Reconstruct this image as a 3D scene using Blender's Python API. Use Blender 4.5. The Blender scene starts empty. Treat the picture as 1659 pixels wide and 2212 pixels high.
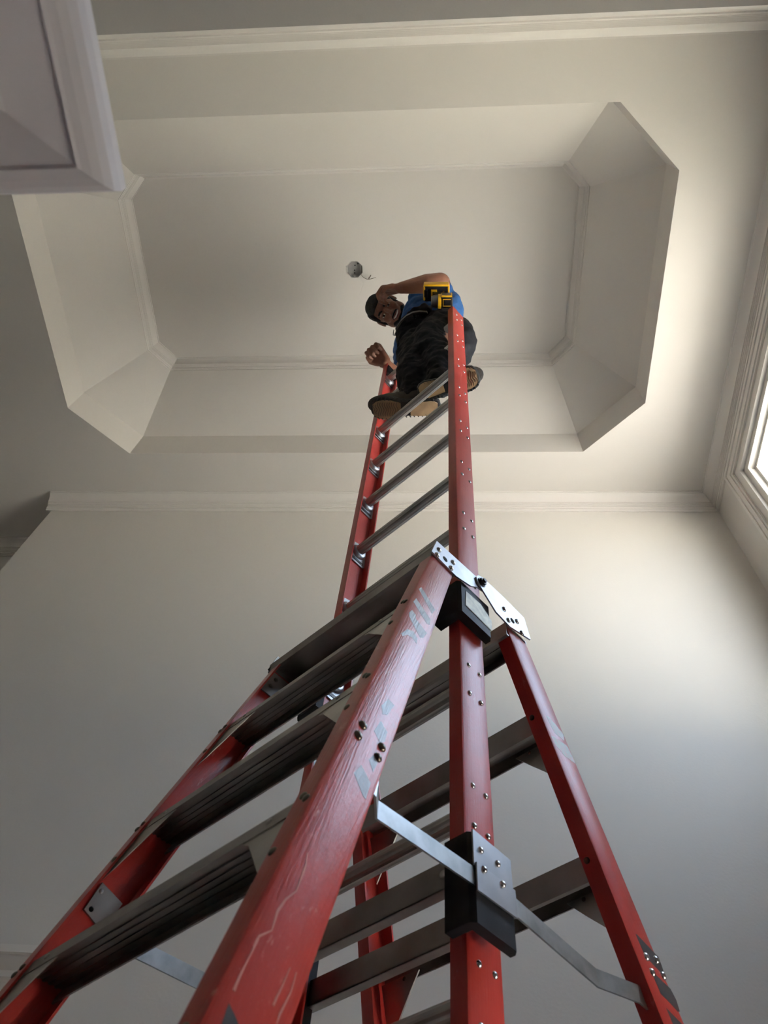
import bpy, bmesh, math, random
from mathutils import Vector, Matrix, Quaternion, noise as mnoise

# ------------------------------------------------------------------ camera
CH = 1.45                       # lens height above the floor
CAMM = Matrix(((0.9973181, -0.0017944, 0.0731673), (0.0357228, -0.8605978, -0.5080308), (0.0638793, 0.509282, -0.8582257)))
FPX = 1661.3
scene = bpy.context.scene
cd = bpy.data.cameras.new('camera')
cam = bpy.data.objects.new('camera', cd)
scene.collection.objects.link(cam)
cd.sensor_fit = 'VERTICAL'; cd.sensor_height = 36.0; cd.lens = FPX / 2212.0 * 36.0
cam.matrix_world = Matrix.Translation((0, 0, CH)) @ CAMM.to_4x4()
cd.clip_start = 0.02
cd.dof.use_dof = True; cd.dof.focus_distance = 2.5; cd.dof.aperture_fstop = 8.0
scene.camera = cam

# ------------------------------------------------------------------ sky, sun, exposure
wd = bpy.data.worlds.new('world'); scene.world = wd; wd.use_nodes = True
nt = wd.node_tree; nt.nodes.clear()
wo = nt.nodes.new('ShaderNodeOutputWorld'); bg = nt.nodes.new('ShaderNodeBackground')
tcw = nt.nodes.new('ShaderNodeTexCoord'); sepw = nt.nodes.new('ShaderNodeSeparateXYZ'); rw = nt.nodes.new('ShaderNodeValToRGB')
nt.links.new(tcw.outputs['Generated'], sepw.inputs[0]); nt.links.new(sepw.outputs[2], rw.inputs[0])
rw.color_ramp.elements[0].position = 0.0; rw.color_ramp.elements[0].color = (0.74, 0.86, 1.0, 1)
rw.color_ramp.elements[1].position = 1.0; rw.color_ramp.elements[1].color = (0.52, 0.71, 1.0, 1)
nt.links.new(rw.outputs[0], bg.inputs[0]); bg.inputs[1].default_value = 6.0
nt.links.new(bg.outputs[0], wo.inputs[0])
sd = bpy.data.lights.new('sun', 'SUN'); sun = bpy.data.objects.new('sun', sd); scene.collection.objects.link(sun)
sd.energy = 122.0; sd.angle = 0.01; sd.color = (1.0, 0.95, 0.88)
sun.rotation_euler = Vector((-0.25, 0.55, 1.0)).to_track_quat('Z', 'Y').to_euler()
sun.location = (0, 0, 12)
vs = scene.view_settings
vs.view_transform = 'Standard'; vs.look = 'None'; vs.gamma = 1.0; vs.use_curve_mapping = False
vs.exposure = 0.50
scene.cycles.use_denoising = True
scene.cycles.max_bounces = 10; scene.cycles.diffuse_bounces = 7

COL = scene.collection
PI = math.pi
rnd = random.Random(7)

# ------------------------------------------------------------------ materials
def mat(name, col, rough=0.5, metal=0.0, spec=0.5, noise=None, bump=None, coat=0.0):
    m = bpy.data.materials.new(name); m.use_nodes = True
    n = m.node_tree; b = n.nodes['Principled BSDF']
    b.inputs['Roughness'].default_value = rough; b.inputs['Metallic'].default_value = metal
    b.inputs['Specular IOR Level'].default_value = spec; b.inputs['Coat Weight'].default_value = coat
    b.inputs['Base Color'].default_value = (*col, 1)
    tc = n.nodes.new('ShaderNodeTexCoord')
    if noise:
        sc, col2, det, mapping = noise
        mp = n.nodes.new('ShaderNodeMapping'); mp.inputs['Scale'].default_value = mapping
        nz = n.nodes.new('ShaderNodeTexNoise'); nz.inputs['Scale'].default_value = sc; nz.inputs['Detail'].default_value = det
        rp = n.nodes.new('ShaderNodeValToRGB'); rp.color_ramp.elements[0].position = 0.38; rp.color_ramp.elements[1].position = 0.66
        rp.color_ramp.elements[0].color = (*col, 1); rp.color_ramp.elements[1].color = (*col2, 1)
        n.links.new(tc.outputs['Object'], mp.inputs[0]); n.links.new(mp.outputs[0], nz.inputs[0])
        n.links.new(nz.outputs[0], rp.inputs[0]); n.links.new(rp.outputs[0], b.inputs['Base Color'])
    if bump:
        sc, st, mapping = bump
        mp = n.nodes.new('ShaderNodeMapping'); mp.inputs['Scale'].default_value = mapping
        nz = n.nodes.new('ShaderNodeTexNoise'); nz.inputs['Scale'].default_value = sc; nz.inputs['Detail'].default_value = 3
        bp = n.nodes.new('ShaderNodeBump'); bp.inputs['Strength'].default_value = st; bp.inputs['Distance'].default_value = 0.01
        n.links.new(tc.outputs['Object'], mp.inputs[0]); n.links.new(mp.outputs[0], nz.inputs[0])
        n.links.new(nz.outputs[0], bp.inputs['Height']); n.links.new(bp.outputs[0], b.inputs['Normal'])
    return m

TH = math.radians(-41.0)
UU = Vector((math.cos(TH), math.sin(TH), 0)); VV = Vector((-math.sin(TH), math.cos(TH), 0))

def rail_mat(name, lean, wear, c0=(0.36, 0.026, 0.020), c1=(0.44, 0.040, 0.031), worn=(0.62, 0.27, 0.25), wf=1.0):
    """red pultruded fibreglass: grain and scratches run along the rail (lean = its slope)"""
    m = bpy.data.materials.new(name); m.use_nodes = True
    n = m.node_tree; b = n.nodes['Principled BSDF']; L = n.links
    geo = n.nodes.new('ShaderNodeNewGeometry')
    def dot(vec):
        d = n.nodes.new('ShaderNodeVectorMath'); d.operation = 'DOT_PRODUCT'
        L.new(geo.outputs['Position'], d.inputs[0]); d.inputs[1].default_value = vec; return d.outputs['Value']
    a = Vector((VV.x, VV.y, lean)).normalized(); al = Vector((-lean * VV.x, -lean * VV.y, 1)).normalized()
    cx = n.nodes.new('ShaderNodeCombineXYZ')
    L.new(dot(tuple(UU)), cx.inputs[0]); L.new(dot(tuple(a)), cx.inputs[1]); L.new(dot(tuple(al)), cx.inputs[2])
    def nz(scale, mapping, detail=2.0, rough=0.5):
        mp = n.nodes.new('ShaderNodeMapping'); mp.inputs['Scale'].default_value = mapping
        L.new(cx.outputs[0], mp.inputs[0]); t = n.nodes.new('ShaderNodeTexNoise')
        t.inputs['Scale'].default_value = scale; t.inputs['Detail'].default_value = detail; t.inputs['Roughness'].default_value = rough
        L.new(mp.outputs[0], t.inputs[0]); return t.outputs[0]
    def ramp(src, p0, p1, c0, c1):
        r = n.nodes.new('ShaderNodeValToRGB'); e = r.color_ramp.elements
        e[0].position = p0; e[1].position = p1; e[0].color = (*c0, 1); e[1].color = (*c1, 1)
        L.new(src, r.inputs[0]); return r.outputs[0]
    base = ramp(nz(9, (1, 1, 1), 5), 0.35, 0.7, c0, c1)
    fib = ramp(nz(60, (14, 14, 1.2), 2), 0.60, 0.80, (0, 0, 0), (1, 1, 1))
    mx = n.nodes.new('ShaderNodeMixRGB'); L.new(base, mx.inputs[1]); mx.inputs[2].default_value = (0.55, 0.16, 0.14, 1)
    mf = n.nodes.new('ShaderNodeMath'); mf.operation = 'MULTIPLY'; mf.inputs[1].default_value = 0.10 + .3 * wear
    L.new(fib, mf.inputs[0]); L.new(mf.outputs[0], mx.inputs[0])
    scr = ramp(nz(26, (1, 2.5, 0.8), 6, 0.75), 0.62, 0.72, (0, 0, 0), (1, 1, 1))
    m2 = n.nodes.new('ShaderNodeMixRGB'); L.new(mx.outputs[0], m2.inputs[1]); m2.inputs[2].default_value = (*worn, 1)
    ms = n.nodes.new('ShaderNodeMath'); ms.operation = 'MULTIPLY'; ms.inputs[1].default_value = wear * wf
    L.new(scr, ms.inputs[0]); L.new(ms.outputs[0], m2.inputs[0])
    L.new(m2.outputs[0], b.inputs['Base Color'])
    b.inputs['Roughness'].default_value = 0.30 if wear > .5 else .36; b.inputs['Specular IOR Level'].default_value = 0.7 if wear > .5 else .45
    bp = n.nodes.new('ShaderNodeBump'); bp.inputs['Strength'].default_value = 0.17 if wear > .5 else .10; bp.inputs['Distance'].default_value = 0.004
    L.new(nz(60, (6, 6, 0.12), 2), bp.inputs['Height'])
    bp2 = n.nodes.new('ShaderNodeBump'); bp2.inputs['Strength'].default_value = 0.05; bp2.inputs['Distance'].default_value = 0.003
    L.new(nz(160, (1, 1, 1), 2), bp2.inputs['Height']); L.new(bp.outputs[0], bp2.inputs['Normal'])
    L.new(bp2.outputs[0], b.inputs['Normal'])
    return m

M = {}
M['wall'] = mat('wall_paint', (0.64, 0.615, 0.575), 0.62, spec=0.3, bump=(90, 0.05, (1, 1, 1)))
M['ceil'] = mat('ceiling_paint', (0.66, 0.635, 0.59), 0.75, spec=0.2)
M['trim'] = mat('trim_paint', (0.70, 0.675, 0.635), 0.40, spec=0.4)
M['post'] = mat('post_paint', (0.68, 0.65, 0.67), 0.35, spec=0.45)
M['floor'] = mat('floor_wood', (0.20, 0.135, 0.10), 0.35, noise=(3, (0.14, 0.085, 0.06), 5, (1, 12, 1)))
M['red_near'] = rail_mat('red_fibreglass_near', -0.305, 0.75)
M['red_far'] = rail_mat('red_fibreglass_far', 0.30, 0.35)
M['red_ext'] = rail_mat('red_fibreglass_extension', 0.0, 0.25)
M['alu'] = mat('aluminium', (0.50, 0.49, 0.46), 0.38, 1.0, noise=(6, (0.40, 0.385, 0.36), 4, (1, 1, 1)), bump=(40, 0.08, (1, 1, 1)))
M['alu_dirty'] = mat('weathered_aluminium', (0.34, 0.32, 0.30), 0.40, 0.85, noise=(9, (0.24, 0.225, 0.21), 5, (1, 1, 1)))
M['steel'] = mat('galvanised_steel', (0.50, 0.53, 0.54), 0.36, 0.9, noise=(30, (0.38, 0.41, 0.42), 4, (1, 1, 1)))
M['plate'] = mat('plate_aluminium', (0.44, 0.45, 0.47), 0.42, 0.9, noise=(14, (0.36, 0.37, 0.39), 4, (1, 1, 1)))
M['rivet'] = mat('rivet_steel', (0.62, 0.61, 0.60), 0.22, 1.0)
M['darkrivet'] = mat('tarnished_rivet', (0.17, 0.15, 0.12), 0.28, 1.0)
M['black'] = mat('black_plastic', (0.005, 0.005, 0.007), 0.55, spec=.2, noise=(20, (0.015, 0.016, 0.021), 4, (1, 1, 1)))
M['blackm'] = mat('black_rubber', (0.012, 0.012, 0.012), 0.7)
M['guide_face'] = mat('worn_label_foil', (0.66, 0.64, 0.52), 0.55, 0.2, noise=(60, (0.46, 0.45, 0.38), 5, (1, 1, 1)))
M['print'] = rail_mat('faded_grey_print', -0.305, 0.75, (0.16, 0.165, 0.18), (0.21, 0.20, 0.215), (0.42, 0.10, 0.09), 1.3)
M['print_dark'] = mat('dark_grey_print', (0.045, 0.042, 0.045), 0.45)
M['print_green'] = mat('green_faded_print', (0.22, 0.22, 0.13), 0.4, noise=(120, (0.36, 0.14, 0.10), 4, (1, 1, 1)))
M['glass'] = mat('window_glass', (1, 1, 1), 0.02)
g = M['glass'].node_tree.nodes['Principled BSDF']; g.inputs['Transmission Weight'].default_value = 1.0; g.inputs['IOR'].default_value = 1.02
M['ground'] = mat('bounce_ground_pale', (0.46, 0.44, 0.405), 0.9, noise=(2, (0.38, 0.36, 0.33), 4, (1, 1, 1)))  # bright tone for the unseen ground that bounces sun indoors
M['low_bounce'] = mat('low_bounce_dark', (0.11, 0.105, 0.095), 0.95, noise=(8, (0.07, 0.065, 0.06), 4, (1, 1, 1)))  # dark tone added to weaken the bounce close to the window
M['lawn'] = mat('lawn_grass', (0.27, 0.26, 0.215), 0.9, noise=(2, (0.33, 0.315, 0.26), 4, (1, 1, 1)))  # paled so the unseen far ground lights the deep end of the room
M['skin'] = mat('skin', (0.20, 0.088, 0.055), 0.50, noise=(14, (0.26, 0.115, 0.074), 4, (1, 1, 1)), bump=(120, 0.06, (1, 1, 1)))
M['lip'] = mat('lip', (0.20, 0.065, 0.055), 0.4)
M['hair'] = mat('black_hair', (0.006, 0.006, 0.008), 0.7, noise=(90, (0.018, 0.017, 0.018), 4, (1, 1, 1)), bump=(180, 0.7, (1, 1, 1)))
M['eye'] = mat('eye_white', (0.5, 0.46, 0.42), 0.2)
M['iris'] = mat('dark_iris', (0.01, 0.006, 0.004), 0.1)
M['teeth'] = mat('teeth', (0.55, 0.50, 0.42), 0.3)
M['shirt'] = mat('blue_knit', (0.008, 0.065, 0.21), 0.8, noise=(12, (0.014, 0.085, 0.26), 4, (1, 1, 1)), bump=(25, 0.4, (1, 1, 1)))
M['pants'] = mat('black_denim', (0.0045, 0.005, 0.008), 0.8, spec=.25, noise=(10, (0.010, 0.011, 0.016), 5, (1, 1, 1)), bump=(16, 0.6, (1, 1, 1)))
M['leather'] = mat('black_leather', (0.012, 0.011, 0.010), 0.4)
M['suede'] = mat('dark_brown_suede', (0.045, 0.036, 0.027), 0.85, noise=(30, (0.022, 0.018, 0.014), 4, (1, 1, 1)))
M['tan'] = mat('tan_rubber', (0.42, 0.29, 0.16), 0.7, noise=(18, (0.32, 0.22, 0.125), 4, (1, 1, 1)))
M['tan_dark'] = mat('tread_groove', (0.15, 0.105, 0.065), 0.8)
M['yellow'] = mat('yellow_plastic', (0.80, 0.44, 0.015), 0.4)
M['grey_plastic'] = mat('grey_metal_chuck', (0.22, 0.21, 0.19), 0.45, 0.4)
M['boxmetal'] = mat('box_steel', (0.50, 0.50, 0.48), 0.40, 0.7)
M['plaster'] = mat('torn_plaster', (0.52, 0.50, 0.46), 0.9, bump=(120, 0.6, (1, 1, 1)))
M['wire'] = mat('copper_wire', (0.16, 0.12, 0.09), 0.5, 0.5)
M['wire_white'] = mat('white_wire', (0.62, 0.60, 0.56), 0.6)
M['hole'] = mat('dark_hole', (0.004, 0.004, 0.004), 0.9)

# ------------------------------------------------------------------ builders
def thing(name, label, cat, loc, group=None):
    o = bpy.data.objects.new(name, None); COL.objects.link(o); o.location = loc
    o['label'] = label; o['category'] = cat
    if group: o['group'] = group
    o.empty_display_size = 0.1
    return o
def wloc(o):
    v = Vector((0, 0, 0))
    while o: v += o.location; o = o.parent
    return v
def obj(name, bm, m, parent=None, smooth=False, label=None, kind=None, sharp=None):
    off = wloc(parent) if parent else Vector((0, 0, 0))
    bmesh.ops.recalc_face_normals(bm, faces=bm.faces)
    vsx = bm.verts
    c = Vector((0, 0, 0))
    if len(vsx):
        lo = Vector([min(v.co[i] for v in vsx) for i in range(3)]); hi = Vector([max(v.co[i] for v in vsx) for i in range(3)])
        c = (lo + hi) / 2
    if kind == 'structure' and parent is None: c = Vector((0, 0, 0))
    bmesh.ops.translate(bm, verts=bm.verts, vec=-c)
    me = bpy.data.meshes.new(name); bm.to_mesh(me); bm.free()
    if smooth:
        me.polygons.foreach_set('use_smooth', [True] * len(me.polygons))
        if sharp is not None: me.set_sharp_from_angle(angle=math.radians(sharp))
    for k in (m if isinstance(m, (list, tuple)) else [m]): me.materials.append(k)
    o = bpy.data.objects.new(name, me); COL.objects.link(o)
    o.location = c - off
    if parent: o.parent = parent
    if label: o['label'] = label
    if kind: o['kind'] = kind
    return o
def tag(o, label, cat, group=None):
    o['label'] = label; o['category'] = cat
    if group: o['group'] = group
    return o
def B(): return bmesh.new()
def hexa(bm, pts):
    """8 points: bottom loop 4, top loop 4"""
    v = [bm.verts.new(p) for p in pts]
    for f in ((0, 1, 2, 3), (7, 6, 5, 4), (0, 4, 5, 1), (1, 5, 6, 2), (2, 6, 7, 3), (3, 7, 4, 0)): bm.faces.new([v[i] for i in f])
def box(bm, lo, hi):
    (a, b, c), (d, e, f) = lo, hi
    hexa(bm, [(a, b, c), (d, b, c), (d, e, c), (a, e, c), (a, b, f), (d, b, f), (d, e, f), (a, e, f)])
def loft(bm, loops, closed=True, caps=True):
    """loops: lists of points of equal length"""
    vl = [[bm.verts.new(p) for p in lp] for lp in loops]; n = len(vl[0])
    for a, b in zip(vl, vl[1:]):
        for i in range(n if closed else n - 1):
            j = (i + 1) % n; bm.faces.new((a[i], a[j], b[j], b[i]))
    if caps and closed:
        bm.faces.new(list(reversed(vl[0]))); bm.faces.new(vl[-1])
def tube(bm, pts, r, seg=8, caps=True):
    pts = [Vector(p) for p in pts]; loops = []
    up = None
    for i, p in enumerate(pts):
        d = (pts[min(i + 1, len(pts) - 1)] - pts[max(i - 1, 0)]).normalized()
        if up is None: up = d.orthogonal().normalized()
        x = (up - d * up.dot(d)).normalized(); up = x; y = d.cross(x)
        rr = r[i] if isinstance(r, (list, tuple)) else r
        loops.append([p + (x * math.cos(2 * PI * k / seg) + y * math.sin(2 * PI * k / seg)) * rr for k in range(seg)])
    loft(bm, loops, True, caps)
def dome(bm, c, nrm, r, h, seg=12):
    """rivet head"""
    n = Vector(nrm).normalized(); x = n.orthogonal().normalized(); y = n.cross(x); c = Vector(c)
    loops = []
    for k in range(5):
        a = k / 4.0 * PI / 2 * 0.92
        loops.append([c + n * (h * math.sin(a)) + (x * math.cos(2 * PI * i / seg) + y * math.sin(2 * PI * i / seg)) * (r * math.cos(a)) for i in range(seg)])
    loops.insert(0, [p - n * 0.001 for p in loops[0]])
    loft(bm, loops)
def ball(bm, c, R3, rot=None, seg=20, rings=12):
    mt = Matrix.Translation(Vector(c)) @ ((rot.to_4x4()) if rot else Matrix.Identity(4)) @ Matrix.Diagonal((*R3, 1))
    bmesh.ops.create_uvsphere(bm, u_segments=seg, v_segments=rings, radius=1.0, matrix=mt)
def cap(bm, a, b, ra, rb, seg=16):
    """tapered capsule"""
    a = Vector(a); b = Vector(b)
    ball(bm, a, (ra,) * 3, seg=seg, rings=10); ball(bm, b, (rb,) * 3, seg=seg, rings=10)
    if (b - a).length > 1e-5: tube(bm, [a, b], [ra, rb], seg)

# pixel of the 1659 x 2212 frame -> ray ; used to read real positions off known planes
def ray(x, y):
    d = CAMM @ Vector(((x - 829.5) / FPX, -(y - 1106) / FPX, -1.0)); return d.normalized()
def on_plane(x, y, n, p0):
    r = ray(x, y); n = Vector(n); o = Vector((0, 0, CH))
    return o + r * ((Vector(p0) - o).dot(n) / r.dot(n))
def W(x, y, z):                                    # z above the lens
    r = ray(x, y); return Vector((0, 0, CH)) + r * (z / r.z)
def L(u, v, z): return UU * u + VV * v + Vector((0, 0, z + CH))   # ladder frame, z above the lens

# ------------------------------------------------------------------ the room
H = 4.4; ZC = CH + H
XR = 1.7445; YF = 2.531; YB = -0.126; XL = -4.8; XE = -2.60; YF2 = 2.90
def struct(name, bm, m, smooth=False, sharp=None): return obj(name, bm, m, None, smooth, kind='structure', sharp=sharp)
bm = B(); box(bm, (XL - .1, -3.5, -0.1), (XR + .2, YF2 + .1, 0)); struct('floor', bm, M['floor'])
bm = B(); box(bm, (XE, YF, 0), (XR + .2, YF2 + .1, ZC + .0)); struct('wall_front', bm, M['wall'])
bm = B(); box(bm, (XL - .1, YF2, 0), (XE, YF2 + .1, ZC)); struct('wall_far', bm, M['wall'])
bm = B(); box(bm, (XL - .1, YB - .1, 0), (XL, YF2, ZC)); struct('wall_left', bm, M['wall'])
HS = CH + 3.73; YH = -3.4                      # soffit of the hall that opens behind the lens
bm = B(); box(bm, (XL, YB - .12, HS), (XR + .2, YB, ZC)); box(bm, (XL, YB - .12, 0), (-2.0, YB, HS)); struct('wall_back', bm, M['wall'])
bm = B(); box(bm, (-2.0, YH, HS), (XR + .2, YB - .12, HS + .1)); struct('ceiling_hall', bm, M['ceil'])
bm = B(); box(bm, (-2.1, YH - .1, 0), (XR + .2, YH, HS + .1)); struct('wall_hall', bm, M['wall'])
bm = B(); box(bm, (-2.1, YH, 0), (-2.0, YB - .12, HS + .1)); struct('wall_hall', bm, M['wall'])
bm = B(); box(bm, (XR, YH, 0), (XR + .2, YB - .12, HS + .1)); struct('wall_hall', bm, M['wall'])
# right wall: high window opening, and an unseen low one added for fill light
WY0, WY1 = 0.72, 2.13; WZ0, WZ1 = CH + 2.25, CH + 4.07; DZ0, DZ1 = 0.30, CH + 0.46; DY0, DY1 = 0.88, 1.62
bm = B(); xw0, xw1 = XR, XR + .2
box(bm, (xw0, YB - .12, 0), (xw1, WY0, ZC)); box(bm, (xw0, WY1, 0), (xw1, YF, ZC))
for z0, z1 in ((0, DZ0), (DZ1, WZ0), (WZ1, ZC)): box(bm, (xw0, WY0, z0), (xw1, WY1, z1))
box(bm, (xw0, WY0, DZ0), (xw1, DY0, DZ1)); box(bm, (xw0, DY1, DZ0), (xw1, WY1, DZ1))
struct('wall_right', bm, M['wall'])

# ceiling with its octagonal tray
cxo, cyo = -0.129 * H, 0.272 * H
def octo(hx, hy, cx_, cy_): # half extents and chamfers
    return [(cxo - hx + cx_, cyo - hy), (cxo + hx - cx_, cyo - hy), (cxo + hx, cyo - hy + cy_), (cxo + hx, cyo + hy - cy_),
            (cxo + hx - cx_, cyo + hy), (cxo - hx + cx_, cyo + hy), (cxo - hx, cyo + hy - cy_), (cxo - hx, cyo - hy + cy_)]
O1 = octo(0.4077 * H, 0.2198 * H, 0.0765 * H, 0.0735 * H)
O2 = octo(0.3322 * H, 0.1446 * H, 0.0315 * H, 0.0335 * H)
z1, z2, z3 = ZC, ZC + 0.060 * H, ZC + 0.1440 * H
z3b = ZC + 0.175 * H
BX = Vector((cxo - 0.001, cyo, z3b))
bm = B()
def ring(a, za, b, zb):
    va = [bm.verts.new((*p, za)) for p in a]; vb = [bm.verts.new((*p, zb)) for p in b]
    for i in range(8):
        j = (i + 1) % 8; bm.faces.new((va[i], va[j], vb[j], vb[i]))
E1 = [(O1[0][0], YB - .1), (O1[1][0], YB - .1), (XR + .2, O1[2][1]), (XR + .2, O1[3][1]), (O1[4][0], YF2 + .1), (O1[5][0], YF2 + .1), (XL - .1, O1[6][1]), (XL - .1, O1[7][1])]
ring(E1, z1, O1, z1)
for cx_, cy_, i, j in ((XR + .2, YB - .1, 1, 2), (XR + .2, YF2 + .1, 3, 4), (XL - .1, YF2 + .1, 5, 6), (XL - .1, YB - .1, 7, 0)):
    bm.faces.new([bm.verts.new((*E1[i], z1)), bm.verts.new((cx_, cy_, z1)), bm.verts.new((*E1[j], z1))])
ring(O1, z1, O1, z2); ring(O1, z2, O2, z3); ring(O2, z3, O2, z3b)
bo = [(BX.x + 0.056 * math.cos(a), BX.y + 0.056 * math.sin(a)) for a in [math.radians(-112.5 + 45 * k) for k in range(8)]]
ring(O2, z3b, bo, z3b)
bmesh.ops.remove_doubles(bm, verts=bm.verts, dist=1e-4)
struct('ceiling', bm, M['ceil'])

PROF = [(1.0, 0), (1.0, .07), (.90, .075), (.90, .12), (.84, .15), (.74, .20), (.64, .28), (.56, .38), (.51, .48), (.49, .54), (.42, .545), (.42, .60), (.36, .61), (.36, .66), (.27, .67), (.27, .72), (.20, .73), (.20, .87), (.13, .885), (.15, .94), (.10, .985), (.08, 1.0), (-.06, 1.0)]
def sweep(path, closed, ztop, p, d):
    """crown moulding: path = wall line, room on its left"""
    bm = B(); n = len(path); P = [Vector((*q, 0)) for q in path]; loops = []
    for i in range(n):
        a = P[(i - 1) % n] if (closed or i > 0) else None; b = P[(i + 1) % n] if (closed or i < n - 1) else None
        ds = []
        if a is not None: ds.append((P[i] - a).normalized())
        if b is not None: ds.append((b - P[i]).normalized())
        ns = [Vector((-q.y, q.x, 0)) for q in ds]
        if len(ns) == 2:
            m_ = (ns[0] + ns[1]).normalized(); m_ = m_ / m_.dot(ns[0])
        else: m_ = ns[0]
        loops.append([P[i] + m_ * (p * x) + Vector((0, 0, ztop - d * y)) for x, y in PROF] + [P[i] - m_ * (.04 * p) + Vector((0, 0, ztop + .0))])
    if closed: loops.append(loops[0])
    loft(bm, loops, True, not closed)
    bmesh.ops.remove_doubles(bm, verts=bm.verts, dist=1e-5)
    return bm
def trim(name, bm): return obj(name, bm, M['trim'], None, True, kind='structure', sharp=28)
trim('trim_1', sweep([(XE - .03, YB), (XR, YB), (XR, YF), (XE - .035, YF)], False, ZC, .0855, .12))
trim('trim_2', sweep([(XE, YF2), (XL, YF2)], False, ZC, .0855, .12))
trim('trim_3', sweep(octo(0.3322 * H, 0.1446 * H, 0.0315 * H, 0.0335 * H), True, z3b, .048, .125))
# head moulding of a door case low on the front wall
bm = B()
loft(bm, [[(x, YF - a, CH + b) for a, b in ((0, 1.24), (.018, 1.24), (.018, 1.275), (.030, 1.285), (.030, 1.305), (.042, 1.32), (.050, 1.345), (.056, 1.35), (.056, 1.375), (0, 1.385))] for x in (-2.45, -1.285)])
trim('trim_4', bm)
bm = B(); box(bm, (-1.42, YF - .018, 0), (-1.31, YF, CH + 1.24)); box(bm, (-2.44, YF - .018, 0), (-2.33, YF, CH + 1.24)); trim('trim_5', bm)
# ceiling scuttle etc. outside the frame is left out

# windows in the right wall
def window(name, y0, y1, z0, z1, bars):
    bm = B()   # glazed unit frame set back in the opening
    xg = XR + .075
    def fr(a0, a1, b0, b1, x0, x1):
        t = (a1 - a0 + b1 - b0)
        return
    def rect(yA, yB_, zA, zB, w, x0, x1):
        box(bm, (x0, yA, zA), (x1, yA + w, zB)); box(bm, (x0, yB_ - w, zA), (x1, yB_, zB))
        box(bm, (x0, yA + w, zA), (x1, yB_ - w, zA + w)); box(bm, (x0, yA + w, zB - w), (x1, yB_ - w, zB))
    rect(y0, y1, z0, z1, .040, XR + .006, XR + .13)
    rect(y0 + .040, y1 - .040, z0 + .040, z1 - .040, .018, XR + .045, XR + .10)
    for b in bars: box(bm, (XR + .06, b - .014, z0 + .05), (XR + .095, b + .014, z1 - .05))
    root = struct(name, bm, M['trim'])
    bm = B(); box(bm, (xg, y0 + .05, z0 + .05), (xg + .004, y1 - .05, z1 - .05)); obj('pane', bm, M['glass'], root)
    # casing: stepped boards around the opening, and the liner of the reveal
    bm = B()
    W_ = .215
    for a0, a1, x in ((0, .016, .020), (.016, .062, .012), (.062, .076, .024), (.076, .108, .032), (.108, .127, .040)):
        yA, yB_, zA, zB = y0 - a0, y1 + a0, z0 - a0, z1 + a0 * 1.22
        yC, yD, zC_, zD = y0 - a1, y1 + a1, z0 - a1, z1 + a1 * 1.22
        xx = XR - x
        box(bm, (xx, yC, zC_), (XR, yA, zD)); box(bm, (xx, yB_, zC_), (XR, yD, zD))
        box(bm, (xx, yA, zB), (XR, yB_, zD)); box(bm, (xx, yA, zC_), (XR, yB_, zA))
    obj('casing', bm, M['trim'], root, label='stepped white casing')
    return root
window('window_1', WY0, WY1, WZ0, WZ1, [1.425])
window('fill_window', DY0, DY1, DZ0, DZ1, [])  # unseen window, added to fill the lower room with light
# baseboards
bm = B(); box(bm, (-1.31, YF - .018, 0), (XR, YF, .14)); obj('baseboard_front', bm, M['trim'], kind='structure')
bm = B(); box(bm, (XL, YB, 0), (-2.0, YB + .018, .14)); obj('baseboard_back', bm, M['trim'], kind='structure')
# unseen ground outside, added for bounce light: bright middle, dark near strip, pale lawn
def outside(name, lo, hi, m, label, cat):
    bm = B(); box(bm, lo, hi); o = tag(obj(name, bm, m), label, cat); o['kind'] = 'structure'
outside('low_bounce_ground', (XR + .2, -9, -.25), (5.4, 4.0, -.18), M['low_bounce'], 'unseen dark ground added under the window to cut near bounce light', 'dark ground')
outside('bounce_ground', (5.4, -12, -.25), (20.0, 4.0, -.15), M['ground'], 'unseen pale ground added to bounce sun through the window', 'bounce_ground')
outside('lawn', (XR + .2, -60, -.45), (120, 60, -.26), M['lawn'], 'unseen lawn farther out, paled to bounce light indoors', 'lawn')

# portals over the two openings (they only guide the sampling of daylight)
for z0, z1, y0_, y1_ in ((WZ0, WZ1, WY0, WY1), (DZ0, DZ1, DY0, DY1)):
    ld = bpy.data.lights.new('daylight_portal', 'AREA'); ld.shape = 'RECTANGLE'; ld.size = WY1 - WY0; ld.size_y = z1 - z0
    ld.cycles.is_portal = True
    lo = bpy.data.objects.new('daylight_portal', ld); COL.objects.link(lo)
    lo.location = (XR + .16, (y0_ + y1_) / 2, (z0 + z1) / 2)
    lo.rotation_euler = (0, math.radians(90), 0); lo.rotation_euler = Vector((1, 0, 0)).to_track_quat('Z', 'Y').to_euler()
    ld.size, ld.size_y = y1_ - y0_, z1 - z0

# square engaged post whose moulded cap hangs over the lens at upper left
h1, h2, h0 = .75, .77, .734
post = thing('post', 'white painted square post with a flared moulded cap, close and blurred at upper left', 'post', (-.53, -.12, 0))
sx, sy = -.5228 * h0, .0342 * h0
bm = B(); box(bm, (-.68, -.27, 0), (sx, sy, CH + h0)); obj('shaft', bm, M['post'], post)
bm = B()
def capring(e, z):
    return [(-.68 - e, -.27 - e, CH + z), (sx + e, -.27 - e, CH + z), (sx + e, sy + e, CH + z), (-.68 - e, sy + e, CH + z)]
e1 = -.4429 * h1 - sx; 
prof = [(0, h0 - .004), (.004, h0), (e1 - .003, h1 - .001), (e1, h1 - .004), (e1 + .003, h1 - .001), (e1 + .010, h1 + .003), (e1 + .017, h1 + .009), (e1 + .0225, h1 + .017), (e1 + .025, h1 + .028), (e1 + .024, h1 + .044), (e1 + .018, h1 + .056), (0, h1 + .058)]
loft(bm, [capring(e, z) for e, z in prof], True, True)
obj('cap', bm, M['post'], post)

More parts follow.
